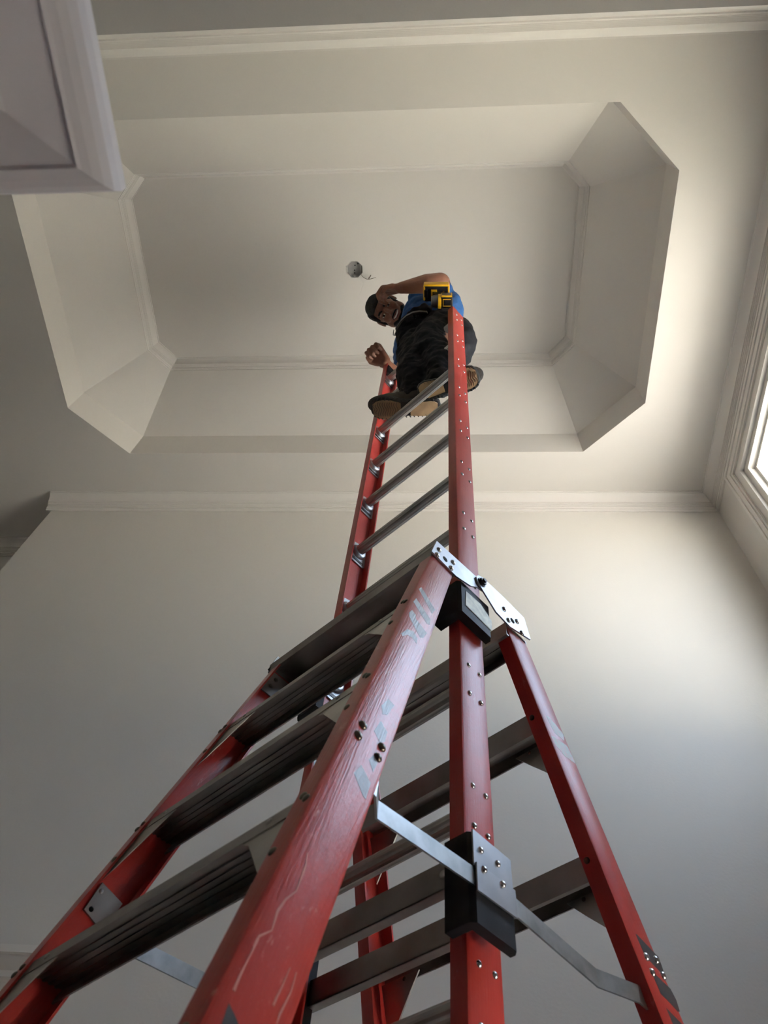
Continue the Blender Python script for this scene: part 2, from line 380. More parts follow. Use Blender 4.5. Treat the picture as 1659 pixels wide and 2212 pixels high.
# electrical box in the tray ceiling
eb = thing('junction_box', 'open metal junction box in torn plaster with loose wires, ceiling tray centre', 'electrical box', BX)
def octr(r, z, rot=0): return [BX + Vector((r * math.cos(a + rot), r * math.sin(a + rot), z)) for a in [math.radians(-112.5 + 45 * k) for k in range(8)]]
bm = B(); loft(bm, [octr(.055, .0), octr(.055, .032), octr(.053, .032), octr(.053, .0)], True, False)
v = [bm.verts.new(p) for p in octr(.055, .031)]; bm.faces.new(v)
obj('metal_box', bm, M['boxmetal'], eb)
for x, y in ((-.004, .03), (-.004, .012), (0, -.02), (.02, -.03)):
    bm = B(); tube(bm, [BX + Vector((x, y, .0308)), BX + Vector((x, y, .0300))], .0045, 8)
    obj('knockout', bm, M['hole'], eb)
for sgn in (-1, 1):
    bm = B(); box(bm, (BX.x - .010, BX.y + sgn * .044 - .006, BX.z - .001), (BX.x + .010, BX.y + sgn * .044 + .006, BX.z + .002))
    obj('screw_tab', bm, M['boxmetal'], eb)
bm = B(); n_ = 64; inner = []; outer = []; mid = []
for k in range(n_):
    a = 2 * PI * k / n_; oc = math.cos(PI / 8) / math.cos(((a + PI / 8) % (PI / 4)) - PI / 8)
    j2 = rnd.uniform(.000, .0035) + (.005 if PI * .75 < a < PI * 1.15 else 0)
    for lst, r_, z_ in ((inner, .0545 * oc, .0008), (mid, .0560 * oc + j2 * .4, -.0010), (outer, .0575 * oc + j2, .0003)):
        lst.append(BX + Vector((r_ * math.cos(a), r_ * math.sin(a), z_)))
loft(bm, [inner, mid, outer], True, False); obj('torn_edge', bm, M['plaster'], eb)
bm = B()
pz = z3b - CH - .012
tube(bm, [BX + Vector((.045, -.030, .03)), W(781, 595, pz), W(786, 600, pz), W(793, 603.5, pz - .01), W(799, 603, pz - .02), W(806, 601, pz - .03), W(812, 599.5, pz - .03)], .0016, 6)
tube(bm, [W(797, 603, pz - .012), W(797, 600, pz - .02), W(800, 597, pz - .03), W(801, 594, pz - .03)], .003, 6)
obj('wire', bm, M['wire'], eb)
bm = B(); tube(bm, [BX + Vector((.04, -.035, .02)), W(780, 605, pz), W(786, 609, pz - .01), W(786, 614, pz - .02), W(782, 621, pz - .03), W(780, 630, pz - .04), W(776, 638, pz - .05)], .0011, 6)
obj('wire', bm, M['wire_white'], eb)

# ------------------------------------------------------------------ trestle ladder (A-frame)
ZT, G = 1.487, .065
def uR(z): return -.667 + G * (ZT - z)
def uLf(z): return -1.222 - G * (ZT - z)
def nL(z): return .737 - .305 * (ZT - z)
def nR(z): return .815 - .295 * (ZT - z)
def fL(z): return 1.011 + .297 * (ZT - z)
def fR(z): return 1.096 + .303 * (ZT - z)
tr = thing('trestle_ladder', 'red fibreglass trestle ladder with aluminium steps, standing astride the extension section', 'ladder', L(-.945, .915, -CH))
def channel(bm, uo, s, vl, vr, za, zb, fl=.036, t=.0045, n=1):
    r = .006; loops = []
    for k in range(n + 1):
        z = za + (zb - za) * k / n; u = uo(z); a = vl(z); b = vr(z)
        sec = [(0, a + r), (0, b - r), (s * r * .3, b - r * .3), (s * r, b), (s * fl, b), (s * fl, b - t), (s * t, b - t), (s * t, a + t), (s * fl, a + t), (s * fl, a), (s * r, a), (s * r * .3, a + r * .3)]
        loops.append([L(u + q, v_, z) for q, v_ in sec])
    loft(bm, loops)
rails = {}
for key, uo, s, vl, vr, mt in (('nr', uR, -1, nL, nR, 'red_near'), ('nl', uLf, 1, nL, nR, 'red_near'), ('fr', uR, -1, fL, fR, 'red_far'), ('fl', uLf, 1, fL, fR, 'red_far')):
    bm = B(); channel(bm, uo, s, vl, vr, -CH + .03, ZT, n=6)
    rails[key] = obj('side_rail', bm, M[mt], tr, True, sharp=40)
    bm = B(); z0 = -CH
    a, b = vl(z0 + .03) - .006, vr(z0 + .03) + .006; u = uo(z0)
    hexa(bm, [L(u - s * .006, a, z0), L(u - s * .006, b, z0), L(u + s * .05, b, z0), L(u + s * .05, a, z0)] + [L(u - s * .006, vl(z0 + .09) - .006, z0 + .09), L(u - s * .006, vr(z0 + .09) + .006, z0 + .09), L(u + s * .05, vr(z0 + .09) + .006, z0 + .09), L(u + s * .05, vl(z0 + .09) - .006, z0 + .09)])
    obj('rubber_foot', bm, M['blackm'], rails[key])
def rivet(par, c, n, r=.0065, h=.004, m='rivet'):
    bm = B(); dome(bm, c, n, r, h); obj('rivet', bm, M[m], par, True)

def tread(z, vl, vr, uA, uB, lip_a, lip_b, m, flip=False, ribs=5):
    """channel section step: front lip, ribbed tread, back lip. vl/vr functions of z"""
    t = .003
    a = vl(z) + .005; b = vr(z) - .005; al = vl(z - lip_a) + .005; bl = vr(z - lip_b) - .005
    sec = [(a, z), (b, z), (bl, z - lip_b), (bl - t, z - lip_b), (bl - t, z - lip_b + .004), (b - t, z - t)]
    n = ribs
    for k in range(n):
        c = b - t + (a + t - b + t) * (k + 1.0) / (n + 1)
        sec += [(c + .0022, z - t), (c + .0022, z - t - .0022), (c - .0022, z - t - .0022), (c - .0022, z - t)]
    sec += [(a + t, z - t), (al + t, z - lip_a + .004), (al + t + .006, z - lip_a + .004), (al + t + .006, z - lip_a), (al, z - lip_a)]
    bm = B(); loft(bm, [[L(uA, p, q) for p, q in sec], [L(uB, p, q) for p, q in sec]])
    return bm
def prism(bm, pts, d):
    """pts polygon in 3D, extruded by vector d"""
    loft(bm, [[p for p in pts], [p + d for p in pts]])
NZ = [1.238 - .3037 * k for k in range(9)]
for i, z in enumerate(NZ):
    uA, uB = uLf(z) + .005, uR(z) - .005
    st = obj('step', tread(z, nL, nR, uA, uB, .027, .027, None), M['alu_dirty'], tr, label='ribbed aluminium step' if i == 0 else None)
    for s, ue, key in ((1, uA, 'nl'), (-1, uB, 'nr')):
        bm = B(); zb = z - .025
        pts = [L(ue + s * .005, nL(zb) + .0065, zb), L(ue + s * .125, nL(zb) + .0065, zb), L(ue + s * .105, nL(zb - .012) + .0065, zb - .012), L(ue + s * .030, nL(zb - .10) + .0065, zb - .10), L(ue + s * .003, nL(zb - .115) + .0065, zb - .115)]
        prism(bm, pts, VV * .002); obj('corner_brace', bm, M['alu'], st)
    if i < 5:
        nf = (-VV + Vector((0, 0, .305))).normalized()
        for s, uo in ((-1, uR), (1, uLf)):
            for dz in (-.008, -.018, -.10):
                dome_u = uo(z) + s * (.010 if dz == -.018 else .020)
                rivet(rails['nr' if s < 0 else 'nl'], L(dome_u, nL(z + dz) - .0005, z + dz), nf, .006, .003, 'darkrivet' if i else 'darkrivet')
            rivet(st, L(uo(z) + s * .085, nL(z - .012) + .0045, z - .012), nf, .005, .0025, 'alu')
# top bar of the near section and of the far section
bm = tread(1.513, lambda z: .7315 + .0 * z, lambda z: .822, -1.232, -.668, .030, .030, None, ribs=0); obj('top_bar', bm, M['alu_dirty'], tr)
bm = tread(1.500, lambda z: 1.006, lambda z: 1.098, -1.205, -.668, .045, .030, None, ribs=2); obj('top_bar', bm, M['alu_dirty'], tr)
# end plate inside the left rail under the top bar, and the mount above the fourth step
def vplate(par, u, poly, th, m, name='end_plate', label=None):
    bm = B(); prism(bm, [L(u, a, b) for a, b in poly], UU * th); return obj(name, bm, M[m], par, label=label)
pl = vplate(tr, -1.214, [(.742, 1.475), (.805, 1.475), (.780, 1.395), (.718, 1.395)], .003, 'alu_dirty')
for a, b in ((.752, 1.455), (.742, 1.425), (.79, 1.455)): rivet(pl, L(-1.210, a, b), UU, .005, .003, 'darkrivet')
zz = .74
def inner_plate(u, px):
    return [on_plane(x, y, UU - Vector((0, 0, G)), L(uLf(1.0) + .0058, 0, 1.0)) for x, y in px]
uu_ = uLf(.68) + .006
pts = inner_plate(uu_, [(219, 1908), (262, 1954), (230, 1998), (203, 1996), (179, 1966)])
bm = B(); prism(bm, pts, UU * .004); pm = obj('mounting_plate', bm, M['alu'], tr, label='aluminium mounting plate inside the left rail')
for x, y in ((219, 1925), (197, 1964)):
    rivet(pm, on_plane(x, y, UU - Vector((0, 0, G)), L(uLf(1.0) + .0098, 0, 1.0)), UU, .0045, .002, 'hole' if y > 1950 else 'alu')

# far section steps (their inner lips face the lens)
FZ = [1.254 - .3075 * k for k in range(9)]
for i, z in enumerate(FZ):
    uA, uB = uLf(z) + .005, uR(z) - .005
    st = obj('step', tread(z, lambda q: fL(q) - .004, fR, uA, uB, .046, .027, None, ribs=3), M['alu_dirty'], tr)
    if i > 2: continue
    for s, ue in ((1, uA), (-1, uB)):
        bm = B(); zb = z - .027
        w = fR(z) - .012
        pts = [L(ue + s * .005, w - .004, zb), L(ue + s * .115, w - .004, zb), L(ue + s * .085, w + .004, zb - .03), L(ue + s * .005, w + .030, zb - .105)]
        prism(bm, pts, VV * -.003); obj('corner_brace', bm, M['alu'], st)
        rivet(st, L(ue + s * .075, w - .010, zb - .008), -VV, .0045, .002, 'darkrivet')
        rivet(rails['fr' if s < 0 else 'fl'], L(ue + s * .018, fL(z - .012) - .0005, z - .012), (-VV - Vector((0, 0, .3))).normalized(), .0065, .004, 'darkrivet')

# --- things lying on the outer face of the right hand rails, read off that plane
NOUT = (UU + Vector((0, 0, G))).normalized()
def outp(x, y, off=0.0): return on_plane(x, y, NOUT, L(uR(0), 0, 0) + NOUT * off)
for x, y in ((783.5, 1567), (773.5, 1589), (824.5, 1614.5), (816, 1636.5)): rivet(rails['nr'], outp(x, y), NOUT, .0075, .005, 'darkrivet')
def decal(par, polys, m, off=.0004):
    for poly in polys:
        pts = [outp(x, y, -.0002) for x, y in poly]
        c = sum(pts, Vector()) / len(pts)
        bm = B(); prism(bm, pts, NOUT * off); obj('printed_mark', bm, M[m], par)
q = lambda l, ox, oy, s: [(ox + a / s, oy + b / s) for a, b in l]
c6 = lambda l: q(l, 860, 1150, 6.32)
# remains of tall slanted lettering worn off the near rail
decal(rails['nr'], [c6([(278, 770), (318, 750), (503, 1060), (462, 1115)]), c6([(205, 945), (245, 900), (440, 1190), (432, 1262), (392, 1250)]),
                    c6([(150, 1095), (190, 1060), (240, 1130), (240, 1180), (390, 1380), (345, 1440), (300, 1440), (200, 1250), (150, 1150)]),
                    c6([(40, 1380), (130, 1320), (215, 1360), (262, 1450), (250, 1520), (190, 1440), (120, 1400), (60, 1420)])], 'print')
c7 = lambda l: q(l, 740, 1400, 5.82)
decal(rails['nr'], [c7([(140, 1570), (235, 1470), (352, 1700), (290, 1905), (255, 1860)]), c7([(330, 1400), (395, 1340), (440, 1440), (380, 1560)]),
                    c7([(395, 1040), (480, 920), (560, 1060), (530, 1180), (470, 1200)]), c7([(490, 720), (570, 640), (650, 720), (560, 840), (500, 830)])], 'print')
decal(rails['nr'], [[(494, 2166), (478, 2212), (478, 2260), (520, 2260), (515, 2212)]], 'print_dark')
c8 = lambda l: q(l, 1340, 1980, 9.54)
decal(rails['fr'], [c8([(312, 360), (345, 375), (500, 540), (780, 830), (850, 1010), (885, 1120), (880, 1200), (700, 1020), (590, 900), (480, 750)]),
                    c8([(640, 1150), (710, 1185), (1030, 1490), (1150, 1720), (1225, 1960), (1180, 1960), (1000, 1760), (830, 1590)]),
                    c8([(940, 1880), (990, 1930), (1250, 2200), (1400, 2420), (1300, 2420), (1080, 2212)])], 'print_dark')
c9 = lambda l: q(l, 1040, 1530, 6.38)
decal(rails['fr'], [c9([(890, 100), (940, 130), (1130, 360), (1140, 450), (1000, 330)]), c9([(960, 380), (1010, 400), (1180, 520), (1300, 770), (1150, 660), (1030, 520)])], 'print_green')
for x, y in ((1395.5, 2067), (1417, 2074), (1408.5, 2101), (1432, 2108)): rivet(rails['fr'], outp(x, y), NOUT, .0075, .005)
# chalky scratch running down the near rail
def strip(pts, w0, par, m='print_scr'):
    P = [outp(x, y, .0003) for x, y in pts]; bm = B(); lo = []
    for i, p_ in enumerate(P):
        d = (P[min(i + 1, len(P) - 1)] - P[max(i - 1, 0)]).normalized(); sd_ = d.cross(NOUT).normalized() * w0 * (.7 + .8 * ((i * 7) % 3) / 2)
        lo.append([p_ + sd_, p_ - sd_, p_ - sd_ - NOUT * .0004, p_ + sd_ - NOUT * .0004])
    loft(bm, lo); obj('scratch', bm, M[m], par)
M['print_scr'] = mat('chalk_scratch', (0.50, 0.20, 0.18), 0.6)
strip([(664, 1842), (661, 1868), (657, 1880), (640, 1925), (618, 1942), (600, 1968), (587, 2010), (560, 2022), (555, 2033), (540, 2065), (520, 2105), (505, 2140)], .0011, rails['nr'])
strip([(627, 2090), (610, 2130), (590, 2172)], .0008, rails['nr']); strip([(641, 2100), (628, 2145), (605, 2190), (598, 2212)], .0008, rails['nr'])

# --- hinge plates
def hinge(side, u):
    th = .004
    if side == 0:
        poly = [(.731, 1.488), (.748, 1.552), (.896, 1.563), (.922, 1.566), (.933, 1.553), (.930, 1.538), (.918, 1.528), (.900, 1.523), (.872, 1.500), (.818, 1.482)]
        riv = [(947.9, 1188), (944, 1198.5), (978.5, 1215.4), (974.4, 1227.4)]; hole = (961.6, 1207.9)
    else:
        poly = [(.893, 1.536), (.890, 1.553), (.899, 1.568), (.916, 1.576), (1.000, 1.580), (1.082, 1.576), (1.098, 1.505), (1.013, 1.476), (.960, 1.482)]
        riv = [(1088.7, 1316), (1098, 1340), (1116.4, 1342.7), (1126.6, 1367.5)]; hole = (1106.8, 1341)
    o_ = vplate(tr, u, poly, th, 'plate', 'hinge_plate', 'bright aluminium hinge plate' if u > -.8 else None)
    if u > -.8:
        uf = u + th
        for x, y in riv: rivet(o_, on_plane(x, y, UU, L(uf, 0, 0)), UU, .0075, .005, 'rivet')
        c = on_plane(*hole, UU, L(uf, 0, 0)); bm = B(); tube(bm, [c, c + UU * .0006], .008, 14); obj('hole', bm, M['hole'], o_)
    return o_
hinge(0, -.6655); hp = hinge(1, -.6605)
PLATE2 = [hinge(0, -1.2285), hinge(1, -1.2335)]
for o_ in PLATE2: o_.data.materials[0] = M['alu_dirty']
bm = B(); tube(bm, [L(-.6565, .909, 1.547), L(-.6485, .909, 1.547)], .0105, 6); tube(bm, [L(-.6565, .909, 1.547), L(-.6545, .909, 1.547)], .0135, 16); tube(bm, [L(-.6485, .909, 1.547), L(-.644, .909, 1.547)], .006, 10)
obj('hinge_bolt', bm, M['leather'], hp, label='black hexagonal hinge bolt')

# --- guides around the extension rails
def sleeve(u_out, s, v0, v1, zb, zt, deep, t, m='black', ch=.008):
    bm = B(); loops = []
    for z, c in ((zb, 0), (zt, 0)):
        sec = [(0, v0 + ch), (0, v1 - ch), (s * ch, v1), (s * t, v1), (s * t, v0 + t), (s * deep, v0 + t), (s * deep, v0), (s * ch, v0)]
        loops.append([L(u_out + a, b, z) for a, b in sec])
    loft(bm, loops); return bm
for s, uo in ((-1, -.670), (1, -1.212)):
    gsl = obj('guide_sleeve', sleeve(uo, s, .838, .956, 1.385, 1.500, .075, .022), M['black'], tr, label='black plastic guide')
    if s < 0:
        vplate(gsl, uo, [(.862, 1.474), (.858, 1.418), (.952, 1.412), (.955, 1.452), (.915, 1.478)], .0015, 'guide_face', 'foil_patch')
    zt_ = .805; ul = -.662 if s < 0 else -1.222
    g2 = obj('guide_sleeve', sleeve(ul, s, .836, .942 if s < 0 else .985, .655, zt_, .055, .018 if s < 0 else .03), M['black'], tr)
    if s < 0:
        p1 = vplate(g2, ul, [(.838, .742), (.838, .806), (.934, .803), (.934, .742)], .003, 'plate', 'clamp_plate')
        p2 = vplate(g2, ul + .003, [(.841, .702), (.841, .748), (.936, .750), (.936, .704)], .003, 'plate', 'clamp_plate')
        for x, y in ((1038.5, 1836.5), (1075, 1866)): rivet(p1, on_plane(x, y, UU, L(ul + .003, 0, 0)), UU, .006, .004)
        for x, y in ((1046, 1878), (1086, 1910)): rivet(p2, on_plane(x, y, UU, L(ul + .006, 0, 0)), UU, .006, .004)
bm = B(); hexa(bm, [L(u, v, z) for z in (.700, .862) for u, v in ((-1.192, .960), (-1.168, .960), (-1.168, .986), (-1.192, .986))]); obj('guide_lip', bm, M['black'], tr)
# crossbars tying the lower guides
for v0, zt_ in ((.842, .778), (.972, .790)):
    bm = B(); hexa(bm, [L(-1.195, v0, zt_ - .047), L(-.705, v0, zt_ - .047), L(-.705, v0 + .003, zt_ - .047), L(-1.195, v0 + .003, zt_ - .047), L(-1.195, v0, zt_), L(-.705, v0, zt_), L(-.705, v0 + .003, zt_), L(-1.195, v0 + .003, zt_)])
    hexa(bm, [L(-1.195, v0, zt_ - .047), L(-.705, v0, zt_ - .047), L(-.705, v0 + .022, zt_ - .047), L(-1.195, v0 + .022, zt_ - .047), L(-1.195, v0, zt_ - .044), L(-.705, v0, zt_ - .044), L(-.705, v0 + .022, zt_ - .044), L(-1.195, v0 + .022, zt_ - .044)])
    cb = obj('crossbar', bm, M['alu_dirty'], tr)
    rivet(cb, L(-.725, v0, zt_ - .022), -VV, .007, .003, 'alu')
# spreader bars: flat galvanised steel
def flat(pts, w, t):
    """pts: (u, v, z) centre line of a bar whose face looks along u"""
    bm = B(); P = [L(*p) for p in pts]; loops = []
    for i, p in enumerate(P):
        d0 = (P[i] - P[i - 1]).normalized() if i else (P[1] - P[0]).normalized()
        d1 = (P[i + 1] - P[i]).normalized() if i < len(P) - 1 else d0
        d = (d0 + d1).normalized(); n_ = Vector((0, 0, 1)).cross(d).normalized() if abs(d.z) < .95 else UU
        up = Vector((0, 0, 1)) - d * d.z; up.normalize(); n_ = d.cross(up).normalized()
        k = 1.0 / max(.5, d.dot(d1))
        loops.append([p + up * w / 2 + n_ * t / 2 * k, p + up * w / 2 - n_ * t / 2 * k, p - up * w / 2 - n_ * t / 2 * k, p - up * w / 2 + n_ * t / 2 * k])
    loft(bm, loops); return bm
for s, base in ((1, -.666), (-1, -1.225)):
    k = lambda d: base - s * d
    a = obj('spreader_bar', flat([(k(-.032), .570, .722), (k(-.030), .598, .716), (k(-.003), .628, .714), (k(-.003), .842, .726)], .030, .0035), M['steel'], tr)
    b = obj('spreader_bar', flat([(k(-.003), .935, .728), (k(-.003), 1.152, .712), (k(-.030), 1.232, .712), (k(-.034), 1.262, .705), (k(-.028), 1.290, .700)], .030, .0035), M['steel'], tr)

# ------------------------------------------------------------------ extension section
ex = thing('extension_ladder', 'tall upright red extension section with round aluminium rungs, rising out of the trestle', 'ladder', L(-.945, .913, -1.10))
def eu(z): return .011 * (z - 1.2)
def evs(z): return -.0028 * (z - 1.2)
ET, EB = 3.895, -1.10
er = {}
for key, u0, s in (('r', -.70, -1), ('l', -1.184, 1)):
    bm = B(); channel(bm, lambda z: u0 + eu(z), s, lambda z: .871 + evs(z), lambda z: .956 + evs(z), EB, ET, .032, .0045, 4)
    er[key] = obj('side_rail', bm, M['red_ext'], ex, True, sharp=40)
RZ = [1.2285 + .3175 * k for k in range(-7, 9)]
for z in RZ:
    if z < .4 and z < -.9: continue
    a = L(-1.178 + eu(z), .913 + evs(z), z); b = L(-.706 + eu(z), .913 + evs(z), z)
    bm = B(); n_ = 24; loops = []
    for p in (a, b):
        lp = []
        for k in range(n_):
            an = 2 * PI * k / n_; r = .0185 if k % 2 else .0172
            vv = r * math.cos(an); zz_ = r * math.sin(an)
            if zz_ > .012: zz_ = .012
            lp.append(p + VV * vv + Vector((0, 0, zz_)))
        loops.append(lp)
    loft(bm, loops); rg = obj('rung', bm, M['alu'], ex)
    if z > .6:
        for s, uf in ((1, -1.1785), (-1, -.7055)):
            if s < 0 and z > 3: pass
            bm = B(); u = uf + eu(z)
            pts = [L(u, .913 + dv, z + dz) for dv, dz in ((-.034, -.060), (-.034, .040), (.000, .052), (.034, .040), (.036, -.052), (.026, -.062))]
            prism(bm, pts, UU * s * .003); rf = obj('rung_flange', bm, M['plate'], rg)
            bm = B(); tube(bm, [L(u, .913, z), L(u + s * .010, .913, z), L(u + s * .015, .913, z), L(u + s * .016, .913, z)], [.031, .029, .0235, .0205], 20)
            obj('rung_collar', bm, M['plate'], rg, True, sharp=50)
            bm = B(); prism(bm, [L(u + s * .0032, .913 + dv, z + dz) for dv, dz in ((-.030, -.040), (.026, -.040), (.026, -.052), (-.030, -.052))], UU * s * .0012); obj('flange_slot', bm, M['leather'], rg)
    if z > .3:
        for dv, dz in ((-.017, .0425), (.020, .0425), (-.017, -.0425), (.020, -.0425)):
            rivet(er['r'], L(-.70 + eu(z), .915 + dv + evs(z), z + dz), UU, .0062, .004)
# black end caps at the rail tops
for key, u0, s in (('r', -.70, -1), ('l', -1.184, 1)):
    bm = B()
    for (za, zb, va, vb) in ((ET - .10, ET + .004, .877, .950),):
        prism(bm, [L(u0 + eu(ET) + s * .006, va, za), L(u0 + eu(ET) + s * .006, vb, za + .03), L(u0 + eu(ET) + s * .006, vb, zb), L(u0 + eu(ET) + s * .006, va, zb)], UU * s * .022)
    obj('end_cap', bm, M['blackm'], ex)
# ------------------------------------------------------------------ the man on the ladder
def clothmod(o, vox, smooth_it, disp=None):
    r = o.modifiers.new('remesh', 'REMESH'); r.mode = 'VOXEL'; r.voxel_size = vox; r.use_smooth_shade = True
    s = o.modifiers.new('smooth', 'SMOOTH'); s.factor = .5; s.iterations = smooth_it
    if disp:
        for sz, st in disp:
            t = bpy.data.textures.new('folds', 'CLOUDS'); t.noise_scale = sz; t.noise_depth = 2
            d = o.modifiers.new('folds', 'DISPLACE'); d.texture = t; d.strength = st; d.mid_level = .5; d.texture_coords = 'LOCAL'
man = thing('person', 'man in blue shirt and black trousers atop the ladder, hand at his brow', 'person', W(925, 845, 3.16))
def sk(px, py, z): return W(px, py, z)
pel = sk(945, 722, 4.00); waist = sk(917, 690, 4.20); chest = sk(916, 695, 4.44)
shR = sk(877, 752, 4.50); shL = sk(948, 645, 4.46); neck = sk(893, 685, 4.53)
hipR = sk(912, 742, 3.98); hipL = sk(955, 712, 3.98)
knR = sk(896, 808, 3.47); knL = sk(946, 783, 3.48); anR = sk(897, 862, 3.235); anL = sk(948, 832, 3.235)
elL = sk(951, 611, 4.20); wrL = sk(866, 622, 4.14); elR = sk(870, 826, 4.08); wrR = sk(834, 786, 4.10)
headc = sk(836, 671, 4.38)
view = (headc - Vector((0, 0, CH))).normalized()
# head frame: hu crown, hn face normal, hr = hu x hn
def imgdir(px, py, dx, dy, z):
    a = sk(px, py, z); b = sk(px + dx, py + dy, z); d = (b - a); d -= view * d.dot(view); return d.normalized()
hu = imgdir(836, 671, -92, -38, 4.50); hn = (-view * 1.0 + hu * .02).normalized(); hn = (hn - hu * hn.dot(hu)).normalized(); hr = hu.cross(hn).normalized()
HR = Matrix((hr, -hn, hu)).transposed()          # local x = side, y = back, z = crown
def hp_(x, y, z): return headc + hr * x - hn * y + hu * z
def hball(bm, x, y, z, a, b, c, seg=20): ball(bm, hp_(x, y, z), (a, b, c), HR, seg)

bm = B()
# skull and face
hball(bm, 0, .012, .030, .076, .094, .086); hball(bm, 0, -.020, -.020, .064, .068, .085); hball(bm, 0, -.040, -.078, .044, .046, .036)
hball(bm, 0, -.058, -.098, .024, .026, .020)
hball(bm, 0, -.070, .040, .056, .022, .026)                                  # brow
for s in (-1, 1):
    hball(bm, s * .040, -.062, -.018, .024, .026, .026); hball(bm, s * .030, -.084, .030, .022, .008, .007)
    hball(bm, s * .058, -.010, -.055, .018, .040, .030)                       # jaw corner
    cap(bm, hp_(s * .076, .010, .012), hp_(s * .082, .020, -.018), .010, .008)
    hball(bm, s * .083, .018, .000, .007, .017, .031)                         # ear
    hball(bm, s * .011, -.094, -.030, .009, .010, .008)                       # nostril wing
tube(bm, [hp_(0, -.078, .022), hp_(0, -.092, .000), hp_(0, -.106, -.024)], [.008, .010, .012], 10)
hball(bm, 0, -.104, -.028, .012, .012, .010)
hball(bm, 0, -.086, -.052, .026, .010, .008)
# neck, torso core, legs core
cap(bm, headc - hu * .05 - hn * .02, neck, .056, .060); cap(bm, neck, chest, .058, .10)
cap(bm, chest, waist, .11, .11); cap(bm, waist, pel, .11, .12)
for a, b, c in ((hipR, knR, anR), (hipL, knL, anL)): cap(bm, pel, a, .10, .085); cap(bm, a, b, .078, .050); cap(bm, b, c, .050, .036)
# left arm: folded across, hand shading the brow
def limb(bm, p, r):
    for a, b, ra, rb in zip(p, p[1:], r, r[1:]): cap(bm, a, b, ra, rb)
limb(bm, [chest, shL, elL], [.07, .060, .052])
mid = elL.lerp(wrL, .35) + Vector((0, -.004, .0)); limb(bm, [elL, mid, wrL], [.054, .052, .031])
limb(bm, [chest, shR, elR], [.07, .058, .042]); mid = elR.lerp(wrR, .4); limb(bm, [elR, mid, wrR], [.042, .042, .029])
def hand(bm, wr, palm_dir, nrm, side, curl, spread=1.0, scale=1.0):
    """palm_dir: wrist to knuckles; nrm: back of the hand; side: towards the thumb"""
    d = palm_dir.normalized(); n = (nrm - d * nrm.dot(d)).normalized(); s = n.cross(d).normalized()
    if s.dot(side) < 0: s = -s
    k = scale
    for q in (-.030, -.010, .012, .030): cap(bm, wr + d * .012 * k + s * q * .55 * k, wr + d * .085 * k + s * q * k, .016 * k, .013 * k)
    lens = ((.030, .040, .026, .021), (.010, .045, .029, .022), (-.011, .041, .027, .021), (-.031, .032, .021, .018))
    for q, a, b, c in lens:
        p = wr + d * .090 * k + s * q * 1.05 * k * spread; an = curl * .8; dd = d
        for ln, r0, r1, t in ((a, .0105, .0092, curl), (b, .0092, .0085, curl * 1.05), (c, .0085, .0070, curl * .75)):
            dd = (dd * math.cos(t) - n * math.sin(t)); nn = n
            e = p + dd.normalized() * ln * k; cap(bm, p, e, r0 * k, r1 * k, 10); 
            n2 = (n * math.cos(t) + (dd * 0)); p = e
            # turn the local normal with the finger
            dd = dd.normalized(); ax = s; rot = Matrix.Rotation(0, 3, ax)
            n = (n - dd * n.dot(dd)).normalized()
        n = (nrm - d * nrm.dot(d)).normalized()
    p = wr + d * .030 * k + s * .030 * k; dd = (d * .75 + s * .55 - n * .35).normalized()
    for ln, r0, r1 in ((.034, .014, .0115), (.030, .0115, .0095)):
        e = p + dd * ln * k; cap(bm, p, e, r0 * k, r1 * k, 10); p = e; dd = (dd * .7 - s * .55 - n * .30).normalized()
# salute hand: knuckles towards the crown, fingers curled back down over the brow
up_img = imgdir(836, 671, -10, -100, 4.3); rt = imgdir(836, 671, 100, 0, 4.3)
hand(bm, wrL, (sk(829, 628, 4.18) - wrL), up_img * .8 + view * .5, -view, .95, 1.0, 1.08)
hand(bm, wrR, (sk(805, 752, 4.16) - wrR), view + up_img * .25, up_img * -1, 1.45, .95, 1.18)
body = obj('body', bm, M['skin'], man, True)
clothmod(body, .0042, 3)
# eyes, brows, lids, mouth, teeth, beard, hair
for s in (-1, 1):
    bm = B(); hball(bm, s * .033, -.0800, .006, .0125, .0085, .0085, 16); e = obj('eye', bm, M['eye'], man, True)
    bm = B(); hball(bm, s * .033, -.0868, .006, .0058, .0040, .0058, 12); obj('iris', bm, M['iris'], e, True)
    bm = B(); hball(bm, s * .033, -.0805, .0125, .0155, .0105, .0050, 14); hball(bm, s * .033, -.0800, -.0015, .0145, .0095, .0035, 14); obj('eyelid', bm, M['skin'], man, True)
    bm = B(); tube(bm, [hp_(s * .013, -.092, .024), hp_(s * .026, -.094, .032), hp_(s * .040, -.088, .033), hp_(s * .054, -.074, .026)], [.0042, .0062, .0055, .0028], 8); obj('eyebrow', bm, M['hair'], man, True)
bm = B(); tube(bm, [hp_(-.028, -.079, -.050), hp_(-.014, -.0935, -.056), hp_(0, -.097, -.058), hp_(.014, -.0935, -.056), hp_(.028, -.079, -.050)], [.002, .0058, .0068, .0058, .002], 10); obj('teeth', bm, M['teeth'], man, True)
for zz_, r_ in ((-.0505, .0042), (-.0660, .0052)):
    bm = B(); tube(bm, [hp_(-.031, -.076, -.050), hp_(-.015, -.0955, zz_), hp_(0, -.100, zz_), hp_(.015, -.0955, zz_), hp_(.031, -.076, -.050)], [.002, r_, r_, r_, .002], 8); obj('lip', bm, M['lip'], man, True)
bm = B()
tube(bm, [hp_(-.032, -.074, -.056), hp_(-.024, -.086, -.044), hp_(0, -.0985, -.0415), hp_(.024, -.086, -.044), hp_(.032, -.074, -.056)], [.003, .0048, .0048, .0048, .003], 8)
hball(bm, 0, -.060, -.096, .032, .034, .023); hball(bm, 0, -.050, -.088, .042, .040, .026)
